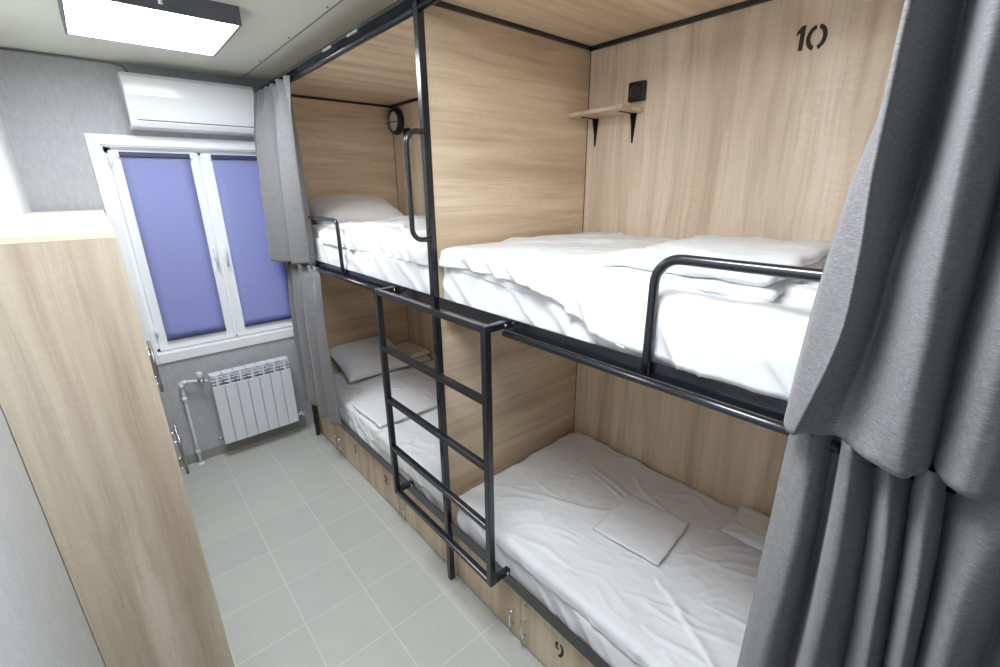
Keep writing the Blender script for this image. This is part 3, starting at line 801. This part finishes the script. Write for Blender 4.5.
# upper far bed
mattress(-2.168, -.215, UPZ, 1.690, 'sheeted mattress on the upper far bunk with folds over its front', 14)
cr = [(.01, -.95, .07, -2.1, .018, .018, 1), (.02, -.62, .25, -1.0, .016, .014, 1), (.15, -.75, .5, -1.1, .018, .012, 1), (.30, -.7, .9, -.85, .020, .016, 1), (.05, -1.5, .3, -1.9, .014, .012, 1)] + rand_creases(30, .05, .93, -2.1, -.6, -.8, .6, .1, .5, .010, .024, .004, .010, 15)
duvet(.020, .95, -2.165, -.55, 1.758, 17, 'thick white duvet on the upper far bunk left of the middle post', cr, .018, Hs=(.090, .05, .06, .06), r=.045, sf=.9, rum=.018, sc=5.0)
pillow((.45, -.43, 1.812), (.70, .46, .20), (.32, 0, 0), 'white pillow leaning on the end panel of the upper far bunk', seed=9)

# upper near bed
mattress(-4.19, -2.232, UPZ, 1.690, 'sheeted mattress on the upper near bunk with diagonal pull folds in front', 23)
def lobe(x, y):
    return .016 * np.exp(-((y + 2.45) / .30) ** 2) - .026 * np.clip((-2.85 - y) / .5, 0, 1) * np.exp(-(x / .35) ** 2)
cr = [(.05, -2.5, .25, -3.0, .020, .010, 1), (.3, -2.35, .8, -2.9, .024, .010, 0), (.06, -2.9, .10, -3.4, .014, .012, 1), (.55, -2.28, .95, -2.5, .014, .012, 1), (.02, -3.3, .3, -3.6, .012, .010, 1)] + rand_creases(34, .02, .93, -4.1, -2.3, -.9, .6, .1, .45, .008, .022, .003, .008, 33)
duvet(.004, .95, -4.16, -2.226, 1.742, 27, 'thick white duvet on the upper near bunk right of the middle post', cr, .014, Hs=(.070, .05, .06, .06), r=.040, longer=(-2.75, -3.15, 1.3), extra=lobe, sf=1.4, rum=.020, sc=5.0)
folded_cloth(.07, .82, -3.43, -2.97, 1.728, 2, .036, .08, 'white blanket folded in two layers behind the near guard rail', 'folded_blanket', 'blanket', 'linen', 11, soft=.008, rnd=1.6)
pillow((.52, -3.74, 1.765), (.66, .44, .11), (0, 0, 0), 'white pillow on the upper near bunk behind the near curtain', seed=12)

# ------------------------------------------------------------------ curtains
def catmull(pts, n):
    P = [np.array(p, float) for p in pts]; P = [2 * P[0] - P[1]] + P + [2 * P[-1] - P[-2]]
    out = []; m = len(P) - 3
    for i in range(n):
        t = i / (n - 1) * m; k = min(int(t), m - 1); u = t - k
        a, b_, c, d = P[k:k + 4]
        out.append(.5 * (2 * b_ + (c - a) * u + (2 * a - 5 * b_ + 4 * c - d) * u * u + (3 * b_ - a - 3 * c + d) * u ** 3))
    return out
def curtain(levels, label, ztop_fn=None, nseg=180, mseg=70, seed=0, hooks=(), hookz=None, wob=.004, hem=True, group='grey curtains on the bunks'):
    """levels: [(z, [(x, y), ...])] top to bottom, all with the same number of plan points"""
    zt = levels[0][0]; zb = levels[-1][0]
    t = thing('curtain', label, 'curtain', (levels[0][1][0][0], levels[0][1][0][1], zb), group)
    prof = [(z, catmull(p, nseg)) for z, p in levels]
    zs = [z for z, _ in prof]; A_ = np.array([p for _, p in prof])
    tan = [(A_[min(k + 1, len(zs) - 1)] - A_[max(k - 1, 0)]) / (zs[min(k + 1, len(zs) - 1)] - zs[max(k - 1, 0)]) for k in range(len(zs))]
    P = []
    for i in range(mseg + 1):
        z = zt + (zb - zt) * i / mseg
        k = 0
        while k < len(prof) - 2 and z < prof[k + 1][0]: k += 1
        z0, p0 = prof[k]; z1, p1 = prof[k + 1]; u = (z0 - z) / (z0 - z1); u = max(0, min(1, u)); 
        hh = z1 - z0
        Q = (2 * u ** 3 - 3 * u ** 2 + 1) * A_[k] + (u ** 3 - 2 * u ** 2 + u) * hh * tan[k] + (3 * u ** 2 - 2 * u ** 3) * A_[k + 1] + (u ** 3 - u ** 2) * hh * tan[k + 1]
        row = []
        for j in range(nseg):
            q = Q[j]
            f = wob * fbm((j * .03 + seed, z * 2.2, seed), 1.2, 3)
            zz = z
            if i == mseg and False: zz += 0
            zz = z + .006 * noise.noise(Vector((j * .05, seed, 2))) * (1 if i > mseg - 2 or i < 2 else 0)
            row.append((q[0] + f, q[1] + f * .5, zz))
        P.append(row)
    b = B(); b.grid(P); o = b.build('cloth', 'curtain', t)
    md = o.modifiers.new('thick', 'SOLIDIFY'); md.thickness = .0028; md.offset = 0
    if hem:
        b = B(); b.grid([[(p[0] - .0022, p[1], p[2]) for p in row] for row in P[mseg - 2:mseg + 1]])
    for x, y, z0_, z1_ in hooks:
        B().tube([(x, y, z0_), (x - .004, y, (z0_ + z1_) / 2), (x, y, z1_)], .0025, 8).build('hook', 'chrome', t)
    return t

# --- far upper curtain, gathered beside the window
def wave(y0, y1, x, amp, n, ph=0, lean=0.0):
    return [(x - amp * (1 if (i + ph) % 2 else -1) + lean * i / n, y0 + (y1 - y0) * i / n) for i in range(n + 1)]
def pl(pts, k=1.0, x0=-.03, dy=0.0, sq=1.0, yc=-.5):
    return [(x0 + (x - x0) * k, yc + (y - yc) * sq + dy) for x, y in pts]
fu = [(-.02, -.13), (-.100, -.16), (-.045, -.23), (-.115, -.29), (-.150, -.40), (-.090, -.53), (-.020, -.57), (-.060, -.66), (-.105, -.68), (-.040, -.755), (.000, -.775), (-.030, -.83), (-.055, -.845)]
gath = [(-.015, -.17), (-.055, -.22), (-.012, -.27), (-.060, -.33), (-.012, -.39), (-.058, -.46), (-.010, -.52), (-.055, -.58), (-.012, -.64), (-.058, -.70), (-.012, -.76), (-.050, -.81), (-.025, -.86)]
mixp = lambda A, C, u: [(a_[0] * (1 - u) + c_[0] * u, a_[1] * (1 - u) + c_[1] * u) for a_, c_ in zip(A, C)]
curtain([(2.604, gath), (2.54, mixp(gath, fu, .25)), (2.38, mixp(gath, fu, .75)), (2.05, fu), (1.52, pl(fu, 1.15, dy=.01, sq=1.01))],
        'grey upper curtain gathered beside the window and air conditioner', seed=1,
        hooks=[(-.03, y, 2.596, 2.620) for y in (-.2, -.35, -.5, -.65, -.8)])
fl = [(-.085, -.35), (-.100, -.38), (-.045, -.41), (-.095, -.48), (-.075, -.56), (-.030, -.60), (-.085, -.67), (-.110, -.76), (-.060, -.82), (-.035, -.85), (-.095, -.90), (-.070, -.95), (-.045, -.97)]
curtain([(1.515, pl(gath, .8, dy=-.08, sq=.86)), (1.44, mixp(pl(gath, .8, dy=-.08, sq=.86), fl, .3)), (1.15, pl(fl, .8, dy=.03, sq=.95)), (.425, fl)],
        'grey lower curtain gathered at the far bunk, right of the radiator', seed=2,
        hooks=[(-.03, y, 1.492, 1.515) for y in (-.3, -.5, -.7)])
# --- near upper curtain, big soft folds
ext = [(-.16, -3.90), (-.04, -3.94), (-.15, -3.99), (-.05, -4.04), (-.14, -4.09), (-.05, -4.14)]
ext_t = [(-.08, -3.88), (-.02, -3.92), (-.08, -3.97), (-.02, -4.01), (-.08, -4.06), (-.02, -4.12)]
curtain([
    (2.612, [(-.03, -3.603), (-.055, -3.608), (-.085, -3.606), (-.085, -3.612), (-.03, -3.640), (.005, -3.652), (-.02, -3.668), (-.09, -3.688), (-.11, -3.707), (-.06, -3.727), (-.01, -3.74), (-.05, -3.76), (-.10, -3.79), (-.07, -3.82), (-.02, -3.85)] + ext_t),
    (2.20, [(-.07, -3.618), (-.10, -3.621), (-.146, -3.617), (-.148, -3.624), (-.07, -3.638), (.004, -3.654), (-.012, -3.668), (-.10, -3.688), (-.165, -3.705), (-.12, -3.733), (-.02, -3.742), (-.06, -3.757), (-.15, -3.782), (-.12, -3.82), (-.04, -3.85)] + ext),
    (2.00, [(-.09, -3.592), (-.12, -3.602), (-.146, -3.620), (-.147, -3.627), (-.07, -3.640), (.004, -3.655), (-.012, -3.670), (-.10, -3.692), (-.170, -3.715), (-.12, -3.740), (-.02, -3.748), (-.06, -3.762), (-.15, -3.788), (-.12, -3.825), (-.04, -3.855)] + ext),
    (1.87, [(-.09, -3.580), (-.12, -3.594), (-.148, -3.627), (-.148, -3.634), (-.09, -3.643), (-.042, -3.654), (-.052, -3.671), (-.11, -3.692), (-.172, -3.722), (-.13, -3.745), (-.05, -3.755), (-.075, -3.768), (-.155, -3.795), (-.13, -3.830), (-.055, -3.86)] + [(min(x, -.05), y) for x, y in ext]),
    (1.75, [(-.09, -3.572), (-.12, -3.588), (-.148, -3.626), (-.148, -3.633), (-.09, -3.643), (-.042, -3.654), (-.052, -3.671), (-.11, -3.695), (-.172, -3.730), (-.13, -3.750), (-.05, -3.760), (-.075, -3.772), (-.155, -3.80), (-.13, -3.835), (-.055, -3.86)] + [(min(x, -.05), y) for x, y in ext]),
    (1.550, [(-.09, -3.566), (-.115, -3.575), (-.135, -3.590), (-.135, -3.600), (-.10, -3.625), (-.085, -3.645), (-.095, -3.668), (-.14, -3.705), (-.150, -3.745), (-.12, -3.768), (-.07, -3.775), (-.10, -3.786), (-.145, -3.812), (-.13, -3.842), (-.07, -3.87)] + ext)],
    'grey upper curtain in large soft folds at the right edge, nearest the camera', seed=3, nseg=420, mseg=90, wob=.003,
    hooks=[(-.028, y, 2.60, 2.622) for y in (-3.62, -3.75, -3.9, -4.05)])
# --- near lower curtain, pleated heading on the rod
low_ext = [(-.10, -3.88), (-.03, -3.91), (-.11, -3.95), (-.03, -3.99), (-.11, -4.03), (-.03, -4.08), (-.10, -4.12)]
curtain([
    (1.550, [(-.050, -3.572), (-.070, -3.590), (-.088, -3.612), (-.066, -3.628), (-.024, -3.636), (-.030, -3.650), (-.092, -3.662), (-.100, -3.678), (-.060, -3.690), (-.022, -3.700), (-.050, -3.712), (-.102, -3.726), (-.080, -3.742), (-.022, -3.750), (-.060, -3.760), (-.108, -3.776), (-.070, -3.792), (-.022, -3.800), (-.100, -3.838)] + low_ext),
    (1.30, [(-.050, -3.570), (-.080, -3.595), (-.105, -3.626), (-.080, -3.642), (-.020, -3.648), (-.030, -3.664), (-.105, -3.680), (-.122, -3.700), (-.070, -3.716), (-.022, -3.724), (-.050, -3.738), (-.112, -3.762), (-.080, -3.772), (-.022, -3.778), (-.060, -3.788), (-.118, -3.808), (-.070, -3.820), (-.022, -3.824), (-.115, -3.852)] + low_ext),
    (.90, [(-.050, -3.568), (-.085, -3.590), (-.110, -3.622), (-.080, -3.644), (-.020, -3.652), (-.035, -3.672), (-.105, -3.692), (-.125, -3.712), (-.080, -3.736), (-.022, -3.750), (-.050, -3.762), (-.112, -3.788), (-.080, -3.802), (-.022, -3.810), (-.060, -3.818), (-.120, -3.836), (-.070, -3.846), (-.022, -3.852), (-.115, -3.874)] + [(x, y - .01) for x, y in low_ext]),
    (.12, [(-.050, -3.560), (-.090, -3.590), (-.115, -3.622), (-.080, -3.650), (-.020, -3.660), (-.040, -3.680), (-.105, -3.700), (-.125, -3.725), (-.080, -3.746), (-.022, -3.760), (-.050, -3.775), (-.112, -3.800), (-.080, -3.815), (-.022, -3.822), (-.060, -3.83), (-.120, -3.850), (-.070, -3.862), (-.022, -3.870), (-.115, -3.892)] + [(x, y - .015) for x, y in low_ext])],
    'grey lower curtain with pleated heading hanging below the near upper curtain', seed=4, nseg=420, mseg=100, wob=.004,
    hooks=[(-.03, y, 1.492, 1.515) for y in (-3.6, -3.72, -3.84, -3.96)])
